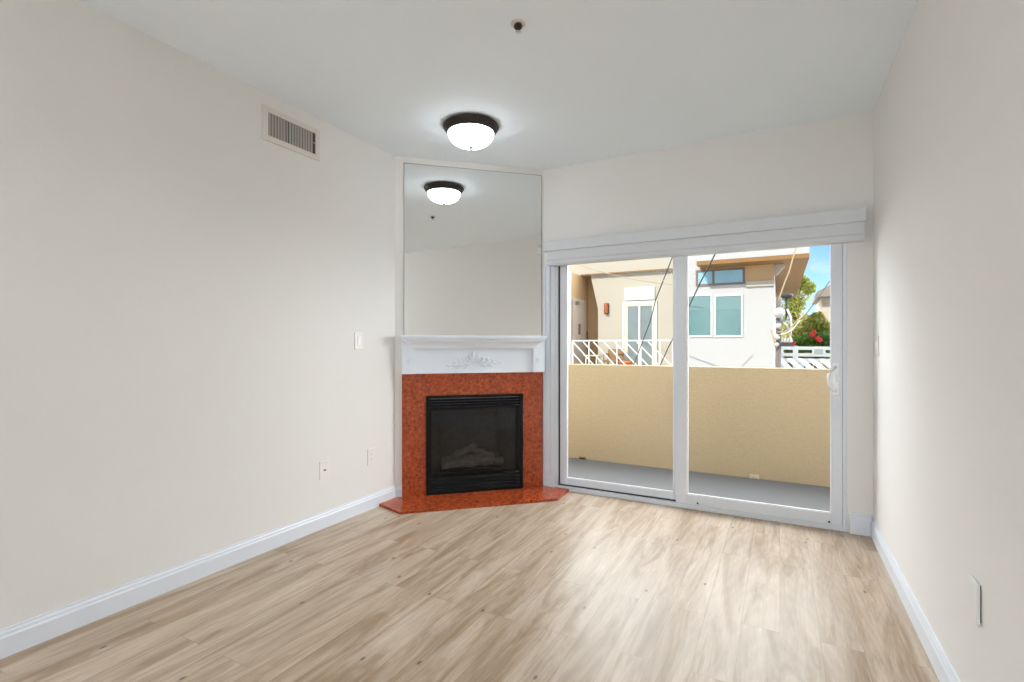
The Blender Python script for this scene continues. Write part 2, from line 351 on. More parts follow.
    # seams
    sf = N('ShaderNodeMath'); sf.operation = 'MULTIPLY'; sf.inputs[1].default_value = 0.42; K(bk.outputs['Fac'], sf.inputs[0])
    mF = N('ShaderNodeMix'); mF.data_type = 'RGBA'; mF.inputs['B'].default_value = s2l(104, 86, 66); K(sf.outputs[0], mF.inputs['Factor']); K(mE.outputs['Result'], mF.inputs['A'])
    K(mF.outputs['Result'], p.inputs['Base Color'])
    rr = N('ShaderNodeMapRange'); rr.inputs['To Min'].default_value = 0.30; rr.inputs['To Max'].default_value = 0.42; K(g1.outputs[0], rr.inputs['Value']); K(rr.outputs[0], p.inputs['Roughness'])
    bp = N('ShaderNodeBump'); bp.inputs['Strength'].default_value = 0.12; bp.inputs['Distance'].default_value = 0.002; K(g2.outputs[0], bp.inputs['Height']); K(bp.outputs[0], p.inputs['Normal'])
    p.inputs['Specular IOR Level'].default_value = 0.36
    return m
M['planks'] = plank_mat()

# ================================================================ room shell
XL, XR, YB, YR, H = -2.710, 0.532, 3.954, -4.6, 2.738
LC = Vector((-2.71, 3.10)); RC = Vector((-1.80, 3.954)); ANG = math.atan2(RC.y - LC.y, RC.x - LC.x); DL = (RC - LC).length
DX0, DX1, DZ1 = -1.728, 0.390, 2.03          # sliding door opening
WT = 0.15                                     # wall thickness

struct(MB().box(XL - WT, XR + WT, YR - WT, YB + 0.06, -0.12, 0).build('floor', M['planks']), 'washed oak plank floor running towards the sliding door', 'floor')
struct(MB().box(XL - WT, XR + WT, YR - WT, YB + WT, H, H + 0.2).build('ceiling', M['ceiling']), 'flat pale grey white ceiling over the room', 'ceiling')
struct(MB().box(XL - WT, XL, YR, YB + WT, 0, H).build('wall_left', M['wall']), 'long cream wall on the left with the air vent', 'wall')
struct(MB().box(XR, XR + WT, YR, YB + WT, 0, H).build('wall_right', M['wall']), 'long cream wall on the right beside the sliding door', 'wall')
b = MB(); b.box(XL - WT, DX0, YB, YB + WT, 0, H); b.box(DX1, XR, YB, YB + WT, 0, H); b.box(DX0, DX1, YB, YB + WT, DZ1, H)
struct(b.build('wall_back', M['wall']), 'cream wall around and above the sliding door', 'wall')
struct(MB().box(XL, XR, YR - WT, YR, 0, H).build('wall_rear', M['wall']), 'cream wall behind the camera', 'wall')
CAV = (0.274, 0.992, 0.05, 0.76)      # diagonal wall, a panel with the firebox opening
_cu = (RC - LC).normalized(); _cn = Vector((_cu.y, -_cu.x))
wm = MB()
for (sa, sb, za_, zb_) in ((0, CAV[0], 0, H), (CAV[1], DL, 0, H), (CAV[0], CAV[1], 0, CAV[2]), (CAV[0], CAV[1], CAV[3], H)):
    pa, pb = LC + _cu * sa, LC + _cu * sb
    ia = 0.03 if sa == 0 else 0.0; ib = 0.03 if sb == DL else 0.0
    qa, qb = LC + _cu * (sa + ia) - _cn * 0.03, LC + _cu * (sb - ib) - _cn * 0.03
    wm.prism([(pa.x, pa.y, za_), (pb.x, pb.y, za_), (qb.x, qb.y, za_), (qa.x, qa.y, za_)], (0, 0, zb_ - za_))
struct(wm.build('wall_corner', M['wall']), 'diagonal cream wall behind the fireplace and mirror', 'wall')

BP = [(0, 0), (0.016, 0), (0.016, 0.078), (0.012, 0.086), (0.012, 0.094), (0.007, 0.103), (0.007, 0.110), (0, 0.110)]      # baseboard profile (out, up)
def baseboard(name, stations, label, k=1.0):
    """stations: list of (point, out-direction) ends."""
    rows = [[(p[0] + d[0] * o * k, p[1] + d[1] * o * k, z * k) for o, z in BP] for p, d in stations]
    return struct(MB().sweep(BP, rows, closed=True).build(name, M['trim']), label, 'baseboard')
baseboard('baseboard_left', [((XL, YR), (1, 0)), ((XL, LC.y - 0.005), (1, 0)), ], 'white baseboard along the left wall')
baseboard('baseboard_right', [((XR, YR), (-1, 0)), ((XR, YB), (-1, -1.0))], 'white baseboard along the right wall')
baseboard('baseboard_back', [((DX1 + 0.012, YB), (0.0, -1.35)), ((XR, YB), (-1.0, -1.35))], 'short white baseboard between sliding door and right corner', 1.22)
cn = Vector((math.sin(ANG), -math.cos(ANG))); cu = Vector((math.cos(ANG), math.sin(ANG)))
baseboard('baseboard_corner', [(tuple(LC + cu * 0.004), tuple(cn)), (tuple(LC + cu * 0.054), tuple(cn))], 'tiny white baseboard piece between left wall and red granite')

# casing left of the sliding door, with plinth
b = MB(); b.box(-1.797, DX0 - 0.001, YB - 0.012, YB, 0.13, 1.90); b.box(-1.797, -1.772, YB - 0.02, YB - 0.012, 0.13, 1.90, 0.003); b.box(-1.748, -1.733, YB - 0.02, YB - 0.012, 0.13, 1.90, 0.003)
b.box(-1.797, -1.69, YB - 0.024, YB - 0.008, 0.0, 0.105, 0.003); b.box(-1.797, -1.69, YB - 0.018, YB - 0.008, 0.105, 0.135, 0.004)
struct(b.build('trim_1', M['trim']), 'white fluted casing strip between fireplace and sliding door', 'trim')

# ================================================================ sliding door
door = thing('door_1', 'white framed sliding glass door out to the balcony', 'sliding door', ((DX0 + DX1) / 2, YB, 0), kind='structure')
dof = (door.location.x, door.location.y, 0)
def D_(): return MB(dof)
b = D_()
b.box(DX0, -1.690, YB - 0.006, YB + 0.10, 0.0, DZ1, 0.003); b.box(-1.690, -1.672, YB + 0.012, YB + 0.10, 0.022, DZ1)       # left jamb, stepped
b.box(0.366, DX1, YB - 0.006, YB + 0.10, 0.0, DZ1, 0.003)
b.box(-1.690, 0.366, YB - 0.006, YB + 0.10, DZ1 - 0.05, DZ1, 0.003)
b.box(-1.690, 0.366, YB - 0.004, YB + 0.10, 0.0, 0.033, 0.002)
fr = b.build('door_frame', M['vinyl'], door)
D_().box(-1.672, -0.70, YB + 0.022, YB + 0.034, 0.033, 0.044).box(-1.672, -1.660, YB + 0.034, YB + 0.05, 0.024, DZ1 - 0.05).build('track_gap', M['rubber'], fr)
# fixed panel (outer track)
b = D_(); y0, y1 = YB + 0.036, YB + 0.072
b.box(-1.660, -1.600, y0, y1, 0.044, DZ1 - 0.05, 0.003); b.box(-0.720, -0.660, y0, y1, 0.044, DZ1 - 0.05, 0.003)
b.box(-1.60, -0.72, y0, y1, 0.044, 0.096, 0.003); b.box(-1.60, -0.72, y0, y1, DZ1 - 0.11, DZ1 - 0.05, 0.003)
fp = b.build('fixed_panel', M['vinyl'], door)
b = D_(); b.box(-1.60, -1.594, y0 + 0.004, y0 + 0.02, 0.096, DZ1 - 0.11); b.box(-0.726, -0.720, y0 + 0.004, y0 + 0.02, 0.096, DZ1 - 0.11); b.box(-1.594, -0.726, y0 + 0.004, y0 + 0.02, 0.096, 0.102)
b.build('glazing_bead', M['bead'], fp)
D_().box(-1.60, -0.72, y0 + 0.016, y0 + 0.022, 0.096, DZ1 - 0.11).build('glass_pane', M['glass'], fp)
# sliding panel (inner track)
b = D_(); y0, y1 = YB - 0.003, YB + 0.032
b.box(-0.697, -0.622, y0, y1, 0.034, DZ1 - 0.05, 0.003); b.box(0.304, 0.364, y0, y1, 0.034, DZ1 - 0.05, 0.003)
b.box(-0.622, 0.304, y0, y1, 0.034, 0.106, 0.003); b.box(-0.622, 0.304, y0, y1, DZ1 - 0.13, DZ1 - 0.05, 0.003)
spn = b.build('sliding_panel', M['vinyl'], door)
b = D_(); b.box(-0.622, -0.608, y0 + 0.002, y0 + 0.024, 0.106, DZ1 - 0.13, 0.002); b.box(0.297, 0.304, y0 + 0.002, y0 + 0.02, 0.106, DZ1 - 0.13); b.box(-0.608, 0.297, y0 + 0.002, y0 + 0.02, 0.106, 0.114)
b.build('glazing_bead', M['bead'], spn)
D_().box(-0.622, 0.304, y0 + 0.014, y0 + 0.020, 0.106, DZ1 - 0.13).build('glass_pane', M['glass'], spn)
# handle: D pull on an escutcheon
b = D_(); b.box(0.310, 0.346, y0 - 0.010, y0, 0.895, 1.115, 0.004)
b.tube([(0.326, y0 - 0.008, 0.925), (0.300, y0 - 0.030, 0.945), (0.288, y0 - 0.036, 0.975), (0.285, y0 - 0.038, 1.005), (0.288, y0 - 0.036, 1.035), (0.300, y0 - 0.030, 1.065), (0.326, y0 - 0.008, 1.085)], 0.012, 12)
b.box(0.318, 0.338, y0 - 0.018, y0 - 0.008, 0.98, 1.03, 0.004)
b.build('door_handle', M['bead'], spn, label='white D shaped pull handle')
b = D_()
for x in (-0.54, 0.29): b.lathe([(0, -0.0035), (0.006, -0.003), (0.007, 0)], (x, y0, 0.05), 14, 'Y')
b.build('screw', M['slot'], spn)

# valance over the door
vx0, vx1 = -1.760, 0.484
val = thing('window_valance', 'long white valance box above the sliding door', 'valance', ((vx0 + vx1) / 2, YB, 1.88))
vo = tuple(val.location)
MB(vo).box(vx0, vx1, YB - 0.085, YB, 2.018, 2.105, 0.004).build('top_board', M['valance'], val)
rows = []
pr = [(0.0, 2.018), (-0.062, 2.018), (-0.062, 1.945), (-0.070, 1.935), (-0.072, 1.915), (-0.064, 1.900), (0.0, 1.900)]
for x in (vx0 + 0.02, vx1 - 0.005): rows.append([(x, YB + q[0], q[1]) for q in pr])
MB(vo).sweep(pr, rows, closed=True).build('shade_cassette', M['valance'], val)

# ================================================================ fireplace (local frame: x along wall, -y out of wall)
def W(s, n=0.0, z=0.0): return Vector((LC.x + cu.x * s + cn.x * n, LC.y + cu.y * s + cn.y * n, z))
fire = thing('fireplace', 'corner gas fireplace with red granite surround and white mantel', 'fireplace', tuple(W(DL / 2)), ANG)
FO = (DL / 2, 0, 0)
def Fm(): return MB(FO)
SX0, SX1, FX0, FX1, FZ0, FZ1 = 0.054, 1.233, 0.243, 1.052, 0.02, 0.818
for nm, (a, c_, z0, z1) in (('l', (SX0, FX0, 0.02, 1.0)), ('r', (FX1, SX1, 0.02, 1.0))):
    Fm().box(a, c_, -0.03, -0.001, z0, z1, 0.0015).build('surround_leg', M['granite'], fire)
Fm().box(FX0 + 0.001, FX1 - 0.001, -0.03, -0.001, FZ1, 1.0, 0.0015).build('surround_header', M['granite'], fire)
# hearth slab following the two walls
def loc2(x, y):
    v = Vector((x, y)) - LC; return (v.dot(cu), -v.dot(cn))
hp = [loc2(XL + 0.017, 2.905), loc2(-2.43, 2.835), loc2(-1.545, 3.662), loc2(-1.562, 3.947), (SX1 + 0.04, -0.031), (SX1, -0.001), (SX0, -0.001), loc2(XL + 0.017, 3.075)]
Fm().prism([(p[0], p[1], 0.0) for p in hp], (0, 0, 0.02)).build('hearth_slab', M['granite'], fire)
# firebox
b = Fm(); b.box(FX0, FX1, -0.045, -0.031, FZ1 - 0.022, FZ1); b.box(FX0, FX0 + 0.03, -0.045, -0.031, FZ0, FZ1); b.box(FX1 - 0.03, FX1, -0.045, -0.031, FZ0, FZ1); b.box(FX0, FX1, -0.045, -0.031, FZ0, FZ0 + 0.02)
fb = b.build('firebox', M['black'], fire)
b = Fm(); b.box(FX0 + 0.03, FX1 - 0.03, -0.042, -0.030, 0.70, 0.722); b.box(FX0 + 0.03, FX1 - 0.03, -0.042, -0.030, 0.172, 0.192); b.box(FX0 + 0.03, FX0 + 0.042, -0.042, -0.030, 0.172, 0.722); b.box(FX1 - 0.065, FX1 - 0.03, -0.042, -0.030, 0.172, 0.722)
b.build('glass_door_frame', M['black'], fb)
Fm().box(FX0 + 0.04, FX1 - 0.06, -0.036, -0.033, 0.19, 0.702).build('glass_pane', M['fire_glass'], fb)
for z0 in (0.728, 0.750, 0.772):
    Fm().prism([(FX0 + 0.03, -0.044, z0), (FX0 + 0.03, -0.034, z0 + 0.018), (FX0 + 0.03, -0.031, z0 + 0.018), (FX0 + 0.03, -0.041, z0)], (FX1 - FX0 - 0.06, 0, 0)).build('louvre', M['black'], fb)
for z0 in (0.044, 0.074, 0.104, 0.134):
    Fm().prism([(FX0 + 0.03, -0.046, z0), (FX0 + 0.03, -0.035, z0 + 0.024), (FX0 + 0.03, -0.031, z0 + 0.024), (FX0 + 0.03, -0.042, z0)], (FX1 - FX0 - 0.06, 0, 0)).build('louvre', M['black'], fb)
b = Fm(); b.box(0.56, 0.74, -0.05, -0.044, 0.137, 0.142, 0.001)
b.build('handle', M['bronze'], fb)
# firebox cavity behind the diagonal wall, with ceramic logs on a tray
c0_, c1_, cz0, cz1 = CAV; bd = 0.24
rows = [[(c0_, -0.031, z), (c0_, 0.0, z), (c0_ + 0.10, bd, z), (c1_ - 0.10, bd, z), (c1_, 0.0, z), (c1_, -0.031, z)] for z in (cz0, cz1)]
b = Fm(); b.sweep(None, rows)
b.prism([(c0_, -0.031, cz0), (c1_, -0.031, cz0), (c1_, 0, cz0), (c1_ - 0.10, bd, cz0), (c0_ + 0.10, bd, cz0), (c0_, 0, cz0)], (0, 0, 0.01)); b.prism([(c0_, -0.031, cz1), (c1_, -0.031, cz1), (c1_, 0, cz1), (c1_ - 0.10, bd, cz1), (c0_ + 0.10, bd, cz1), (c0_, 0, cz1)], (0, 0, 0.01))
b.build('lining', M['firebrick'], fb)
Fm().box(0.38, 0.89, 0.03, 0.20, 0.06, 0.205, 0.01).build('burner_tray', M['black'], fb)
logs = [((0.38, 0.05, 0.240), (0.90, 0.06, 0.240), 0.034), ((0.40, 0.15, 0.250), (0.88, 0.16, 0.250), 0.040), ((0.46, 0.07, 0.285), (0.68, 0.14, 0.365), 0.028), ((0.84, 0.06, 0.285), (0.62, 0.15, 0.34), 0.027)]
for p, q, r in logs:
    p, q = Vector(p), Vector(q); pts = [p.lerp(q, i / 10) + Vector((0, random.uniform(-0.006, 0.006), random.uniform(-0.008, 0.008))) for i in range(11)]
    Fm().tube(pts, [r * random.uniform(0.85, 1.15) for _ in range(11)], 12).build('log', M['log'], fb)
# mantel
mb = Fm(); mb.box(0.052, 1.236, -0.045, -0.001, 1.0, 1.285)
man = mb.build('mantel', M['mantel'], fire)
for a, c_ in ((0.052, 0.160), (1.136, 1.238)):
    Fm().box(a, c_, -0.066, -0.045, 0.998, 1.285, 0.002).build('end_block', M['mantel'], man)
    cx = (a + c_) / 2
    Fm().lathe([(0.026, 0.0), (0.026, -0.005), (0.021, -0.009), (0.017, -0.005), (0.011, -0.005), (0.008, -0.011), (0, -0.012)], (cx + (0.005 if a < 0.5 else 0), -0.066, 1.105), 24, 'Y').build('rosette', M['mantel'], man)
Fm().box(0.160, 1.136, -0.050, -0.044, 0.998, 1.012, 0.002).build('bottom_bead', M['mantel'], man)
# crown with mitred returns
cp = [(0.0, 1.198), (0.010, 1.198), (0.012, 1.208), (0.018, 1.212), (0.022, 1.222), (0.036, 1.238), (0.056, 1.252), (0.072, 1.258), (0.074, 1.270), (0.086, 1.276), (0.088, 1.286)]
s0, s1, nb = 0.152, 1.140, 0.058
left = [(s0 - o * 1.25, -0.046, z) for o, z in cp]; fl = [(s0 - o * 1.25, -(nb + o), z) for o, z in cp]; frr = [(s1 + o * 1.0, -(nb + o), z) for o, z in cp]; rt = [(s1 + o * 1.0, -0.046, z) for o, z in cp]
Fm().sweep(cp, [left, fl, frr, rt]).build('crown_moulding', M['mantel'], man)
Fm().box(0.034, 1.226, -0.152, -0.001, 1.286, 1.305, 0.004).build('shelf', M['mantel'], man)
# carved leaf applique
b = Fm(); y = -0.046
def leaf(x, z, ang, ln, wd, dp=0.006):
    pts = []
    for i in range(7):
        t = i / 6; pts.append((x + math.cos(ang) * ln * t - math.sin(ang) * 0.012 * math.sin(t * 3.0), y - dp * math.sin(0.4 + t * 2.4), z + math.sin(ang) * ln * t + math.cos(ang) * 0.012 * math.sin(t * 3.0)))
    b.tube(pts, [wd * (0.35 + 0.9 * math.sin(0.25 + 2.7 * i / 6)) for i in range(7)], 8)
cz = 1.085; cx = 0.634
for sg in (-1, 1):
    A = lambda a: a if sg > 0 else math.pi - a
    for dx, dz, a, ln, wd in ((0.01, 0.0, 1.2, 0.075, 0.010), (0.015, 0.0, 0.7, 0.07, 0.009), (0.03, -0.005, 0.15, 0.07, 0.009), (0.06, 0.0, 0.9, 0.055, 0.008), (0.08, -0.01, 0.1, 0.07, 0.008), (0.10, 0.0, 0.9, 0.045, 0.007), (0.13, -0.01, -0.1, 0.06, 0.007), (0.145, -0.005, 0.8, 0.035, 0.006), (0.18, -0.018, 0.2, 0.05, 0.006), (0.05, -0.02, -0.5, 0.05, 0.007), (0.11, -0.025, -0.3, 0.05, 0.006)):
        leaf(cx + sg * dx, cz + dz, A(a), ln, wd)
leaf(cx, cz, math.pi / 2, 0.085, 0.011); b.ico((cx, y, cz), 0.014, 2, (1, 0.6, 1))
b.build('leaf_ornament', M['mantel'], man, label='carved leaf ornament')

# mirror on the diagonal wall above the mantel
mir = thing('wall_mirror', 'tall frameless mirror on the diagonal wall above the mantel', 'mirror', tuple(W(0.65, 0, 1.306)), ANG)
MO = (0.65, 0, 1.306)
MB(MO).box(0.072, 1.228, -0.0062, -0.001, 1.306, 2.684).build('mirror_pane', M['mirror'], mir)
b = MB(MO)
for q in ((0.0685, 0.072, 1.306, 2.6875), (1.228, 1.2315, 1.306, 2.6875), (0.072, 1.228, 2.684, 2.6875)): b.box(q[0], q[1], -0.0068, -0.001, q[2], q[3])
b.build('mirror_edge', M['mirror_edge'], mir)
MB(MO).box(1.195, 1.222, -0.016, -0.006, 2.01, 2.065, 0.004).build('clip', M['plate'], mir, label='clear plastic clip')

# ================================================================ ceiling fixtures
def ceiling_lamp(loc, label):
    t = thing('ceiling_light', label, 'ceiling light', loc)
    MB().lathe([(0.0, 0.0), (0.166, 0.0), (0.188, -0.008), (0.192, -0.017), (0.186, -0.022), (0.185, -0.030), (0.177, -0.035), (0.175, -0.043), (0.168, -0.047), (0.163, -0.057), (0.157, -0.058), (0.154, -0.052), (0, -0.052)], n=56).build('base_ring', M['bronze'], t)
    pr = [(0.157 * math.cos(a), -0.055 - 0.098 * math.sin(a) ** 0.9) for a in [i / 14 * math.pi / 2 for i in range(15)]]; pr[-1] = (0, -0.153)
    MB().lathe(pr, n=48).build('glass_bowl', M['dome'], t)
    MB().lathe([(0, -0.149), (0.012, -0.152), (0.015, -0.157), (0.008, -0.162), (0.006, -0.165), (0.008, -0.169), (0, -0.173)], n=20).build('finial', M['bronze'], t)
    return t
ceiling_lamp((-1.869, 2.910, H), 'round flush ceiling light with dark bronze ring and glowing bowl')
spr = thing('fire_sprinkler', 'small recessed fire sprinkler on the ceiling near its front middle', 'sprinkler', (-1.083, 2.093, H))
MB().lathe([(0.0, 0), (0.036, 0), (0.036, -0.004), (0.030, -0.007), (0.022, -0.004), (0, -0.004)], n=32).build('escutcheon', M['vent'], spr)
b = MB(); b.lathe([(0, -0.004), (0.016, -0.004), (0.021, -0.012), (0.019, -0.020), (0.010, -0.026), (0, -0.026)], n=20); b.tube([(0.010, 0, -0.022), (0.008, 0, -0.034), (0, 0, -0.038)], 0.0025); b.tube([(-0.010, 0, -0.022), (-0.008, 0, -0.034), (0, 0, -0.038)], 0.0025)
b.build('sprinkler_head', M['slot'], spr)
MB().lathe([(0, -0.038), (0.012, -0.038), (0.013, -0.040), (0, -0.041)], n=16).build('deflector', M['chrome'], spr)

def fill_light(loc, label):  # invented fixture, out of view, that lifts the room light
    t = thing('fill_light', label, 'ceiling light', loc, group='added fill lights behind the camera')
    MB().box(-0.60, 0.60, -0.15, 0.15, -0.03, 0, 0.004).build('housing', M['white_paint'], t)
    rows = [[(x, 0.135 * math.cos(a), -0.03 - 0.055 * math.sin(a)) for a in [i / 12 * math.pi for i in range(13)]] for x in (-0.58, 0.58)]
    MB().sweep(None, rows, closed=True).build('diffuser', M['diffuser'], t)
    return t
g = fill_light((-1.95, -2.3, H), 'unseen fill light added on the ceiling behind the camera')
dup(g, (-1.95, -3.6, H))

# air vent on the left wall
ven = thing('air_vent', 'rectangular air vent high on the left wall', 'air vent', (XL, 2.143, 2.555))
vof = (XL, 2.143, 2.555); b = MB(vof)
y0, y1, z0, z1 = 1.934, 2.354, 2.452, 2.660; iy0, iy1, iz0, iz1 = 1.970, 2.318, 2.487, 2.625
b.box(XL, XL + 0.008, y0, iy0, z0, z1, 0.002); b.box(XL, XL + 0.008, iy1, y1, z0, z1, 0.002); b.box(XL, XL + 0.008, iy0, iy1, z0, iz0, 0.002); b.box(XL, XL + 0.008, iy0, iy1, iz1, z1, 0.002)
b.build('vent_frame', M['vent'], ven)
MB(vof).box(XL + 0.0005, XL + 0.002, iy0, iy1, iz0, iz1).build('duct_backing', M['vent_dark'], ven)
n = 17
for i in range(n):
    yy = iy0 + (iy1 - iy0) * (i + 0.5) / n
    if i == n - 1: continue
    hw = 0.0062 if i != 6 else 0.004
    MB(vof).prism([(XL + 0.003, yy - hw, iz0), (XL + 0.0075, yy + hw - 0.001, iz0), (XL + 0.0075, yy + hw, iz0), (XL + 0.003, yy - hw + 0.001, iz0)], (0, 0, iz1 - iz0)).build('slat', M['vent_slat'], ven)
MB(vof).box(XL + 0.003, XL + 0.0075, iy1 - 0.02, iy1 - 0.001, 2.556, 2.562).build('damper_tab', M['vent_slat'], ven)

# wall plates
def plate(name, label, cat, X, yc, zc, w, h, sgn, kind, group=None):
    t = thing(name, label, cat, (X, yc, zc), 0, group)
    s = sgn
    def bx(x0, x1, ya, yb, za, zb, bev=0): return MB().box(min(s * x0, s * x1), max(s * x0, s * x1), ya, yb, za, zb, bev)
    face_m = M['wall'] if kind == 'raised' else M['plate']
    if kind == 'raised': bx(0, 0.003, -w / 2 + 0.004, w / 2 - 0.006, -h / 2 + 0.006, h / 2 - 0.006).build('shade_backing', M['slot'], t)  # dark sheet behind the plate stands in for the shade at its edge
    bx(0.003 if kind == 'raised' else 0, 0.012 if kind == 'raised' else 0.007, -w / 2, w / 2, -h / 2, h / 2, 0.002).build('cover_plate', face_m, t)
    if kind == 'rocker':
        bx(0.007, 0.0085, -0.017, 0.017, -0.034, 0.034, 0.0005).build('rocker_frame', M['plate'], t)
        MB().prism([(s * 0.0085, -0.014, -0.030), (s * 0.0085, -0.014, 0.030), (s * 0.0125, -0.014, 0.030)], (0, 0.028, 0)).build('rocker', M['bead'], t)
    elif kind == 'jack':
        bx(0.007, 0.009, -0.010, 0.010, -0.010, 0.010, 0.0005).build('jack_body', M['plate'], t)
        bx(0.009, 0.0095, -0.009, 0.009, -0.005, 0.005).build('jack_socket', M['slot'], t)
    elif kind != 'raised':
        for zz in (-0.020, 0.020):
            fce = bx(0.007, 0.009, -0.016, 0.016, zz - 0.013, zz + 0.013, 0.0009).build('receptacle', M['plate'], t)
            q = MB()
            for yy in (-0.006, 0.006): q.box(min(s * 0.009, s * 0.0093), max(s * 0.009, s * 0.0093), yy - 0.0012, yy + 0.0012, zz - 0.003, zz + 0.005)
            q.build('slot', M['slot' if kind == 'outlet' else 'vent_slat'], fce)
    for zz in (() if kind == 'raised' else (-h / 2 + 0.012, h / 2 - 0.012)):
        MB().lathe([(0.003, 0), (0.003, s * 0.0008), (0, s * 0.001)], (s * 0.007, 0, zz), 10, 'X').build('screw', M['vent'], t)
    return t
plate('light_switch', 'white rocker light switch on the left wall near the mantel', 'light switch', XL, 2.705, 1.257, 0.078, 0.125, 1, 'rocker')
plate('cable_jack_plate', 'white jack plate with dark socket low on the left wall', 'wall jack', XL, 2.393, 0.388, 0.078, 0.122, 1, 'jack')
plate('wall_outlet', 'white outlet on the left wall nearest the fireplace', 'outlet', XL, 2.835, 0.392, 0.078, 0.122, 1, 'outlet_pale')
plate('outlet_plate', 'white cover plate standing proud low on the right wall', 'outlet', XR, 2.022, 0.455, 0.078, 0.122, -1, 'raised')
plate('light_switch', 'white switch plate on the right wall beside the sliding door', 'light switch', XR, 3.80, 1.223, 0.10, 0.122, -1, 'rocker')

# ================================================================ balcony
BY = 5.262
struct(MB().box(-3.0, 1.7, YB + 0.06, BY + 0.15, -0.2, -0.032).build('floor_balcony', M['concrete']), 'grey concrete balcony floor outside the sliding door', 'floor')
b = MB(); b.box(-3.0, 1.7, BY, BY + 0.15, -0.2, 1.010); b.box(-3.15, -3.0, YB + WT, BY + 0.15, -0.2, 1.01); b.box(1.7, 1.85, YB + WT, BY + 0.15, -0.2, 1.01)
struct(b.build('wall_balcony', M['stucco']), 'tan stucco balcony parapet outside the sliding door', 'wall')
for (xa, xb, za, zb), lab, mm in (((-0.250, -0.172, -0.030, 0.004), 'drain spout at the parapet foot behind the right pane, its daylight coloured cream', 'patio_cream'), ((-1.955, -1.885, -0.031, -0.008), 'dark drain spout at the parapet foot behind the left pane', 'wicker')):
    s = thing('drain_spout', lab, 'drain', ((xa + xb) / 2, BY, za))
    o_ = ((xa + xb) / 2, BY, za)
    q = MB(o_); q.box(xa, xb, BY - 0.03, BY - 0.001, zb - 0.006, zb, 0.001); q.box(xa, xa + 0.006, BY - 0.03, BY - 0.001, za, zb - 0.006); q.box(xb - 0.006, xb, BY - 0.03, BY - 0.001, za, zb - 0.006)
    q.build('spout_hood', M[mm], s)
    MB(o_).box(xa + 0.006, xb - 0.006, BY - 0.012, BY - 0.001, za, zb - 0.006).build('spout_mouth', M[mm if mm == 'patio_cream' else 'slot'], s)  # cream mouth colour stands in for daylight coming through the drain

# ================================================================ outside
GZ = -3.0
struct(MB().box(-40, 40, YB + 1.9, 70, GZ - 0.2, GZ).build('ground', M['asphalt']), 'grey paved alley far below the balcony', 'ground')

# ---- white building across the alley (right pane)
WY = 12.0; EY = 11.4; x0 = at(683, 344, WY).x; x1 = at(774, 344, WY).x; ZS = 2.93; XE = at(809.5, 255, EY).x; XT = at(696.5, 264, EY).x
bw = thing('apartment_building', 'white stucco building with golden wood eave seen through right pane', 'building', ((x0 + x1) / 2, WY, GZ))
bo = tuple(bw.location)
MB(bo).box(x0, x1, WY, 19.5, GZ, ZS + 0.6).build('wall', M['white_stucco'], bw)
MB(bo).box(XT, XE, EY + 0.02, 20.5, ZS + 0.085, ZS + 0.62).build('upper_storey', M['white_stucco'], bw)
MB(bo).box(XT, XE, EY, 20.5, ZS, ZS + 0.085).build('eave', M['soffit'], bw, label='golden wood eave')
MB(bo).prism([(x1, 12.1, ZS), (x1, 12.1, ZS - 0.22), (x1 + 0.05, 12.1, ZS - 0.22), (x1 + 0.20, 12.1, ZS - 0.05), (x1 + 0.20, 12.1, ZS)], (0, 0.12, 0)).build('eave_bracket', M['cream_stucco'], bw)
def win(xa, xb, za, zb, frame, pane, fw, Y, parent, off, mull=(), proud=0.03):
    q = MB(off); q.box(xa, xb, Y - proud, Y - 0.001, za, za + fw); q.box(xa, xb, Y - proud, Y - 0.001, zb - fw, zb); q.box(xa, xa + fw, Y - proud, Y - 0.001, za + fw, zb - fw); q.box(xb - fw, xb, Y - proud, Y - 0.001, za + fw, zb - fw)
    for m_ in mull: q.box(m_ - fw / 2, m_ + fw / 2, Y - proud, Y - 0.001, za + fw, zb - fw)
    w = q.build('window', frame, parent)
    MB(off).box(xa + fw, xb - fw, Y - 0.014, Y - 0.002, za + fw, zb - fw).build('pane', pane, w)
    return w
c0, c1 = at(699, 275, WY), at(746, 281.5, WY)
MB(bo).box(c0.x, x1 + 0.004, WY - 0.012, WY, c1.z, ZS).build('clerestory_band', M['tan_wall'], bw)  # tan band laid on the wall between eave and window foot
MB(bo).box(c1.x, x1 + 0.01, WY - 0.05, WY - 0.001, at(760, 286.5, WY).z, c1.z - 0.002, 0.005).build('cream_strip', M['cream_stucco'], bw)  # cream strip along the lower edge of the band
p0, p1 = at(701.5, 271, WY), at(745, 284, WY); pm = at(713.5, 275, WY).x
win(p0.x - 0.12, p1.x, p1.z, p0.z + 0.02, M['brown_frame'], M['blue_glass'], 0.045, WY, bw, bo, (pm,))
for a_, c_ in (((687, 295), (712.5, 337)), ((714.2, 295), (743, 337))):
    p0, p1 = at(*a_, WY), at(*c_, WY)
    w = win(p0.x, p1.x, p1.z, p0.z, M['white_paint'], M['teal_glass'], 0.035, WY, bw, bo)
    MB(bo).box(p0.x + 0.035, p1.x - 0.035, WY - 0.019, WY - 0.014, p0.z - 0.36 * (p0.z - p1.z), p0.z - 0.035).build('blind', M['blind'], w)

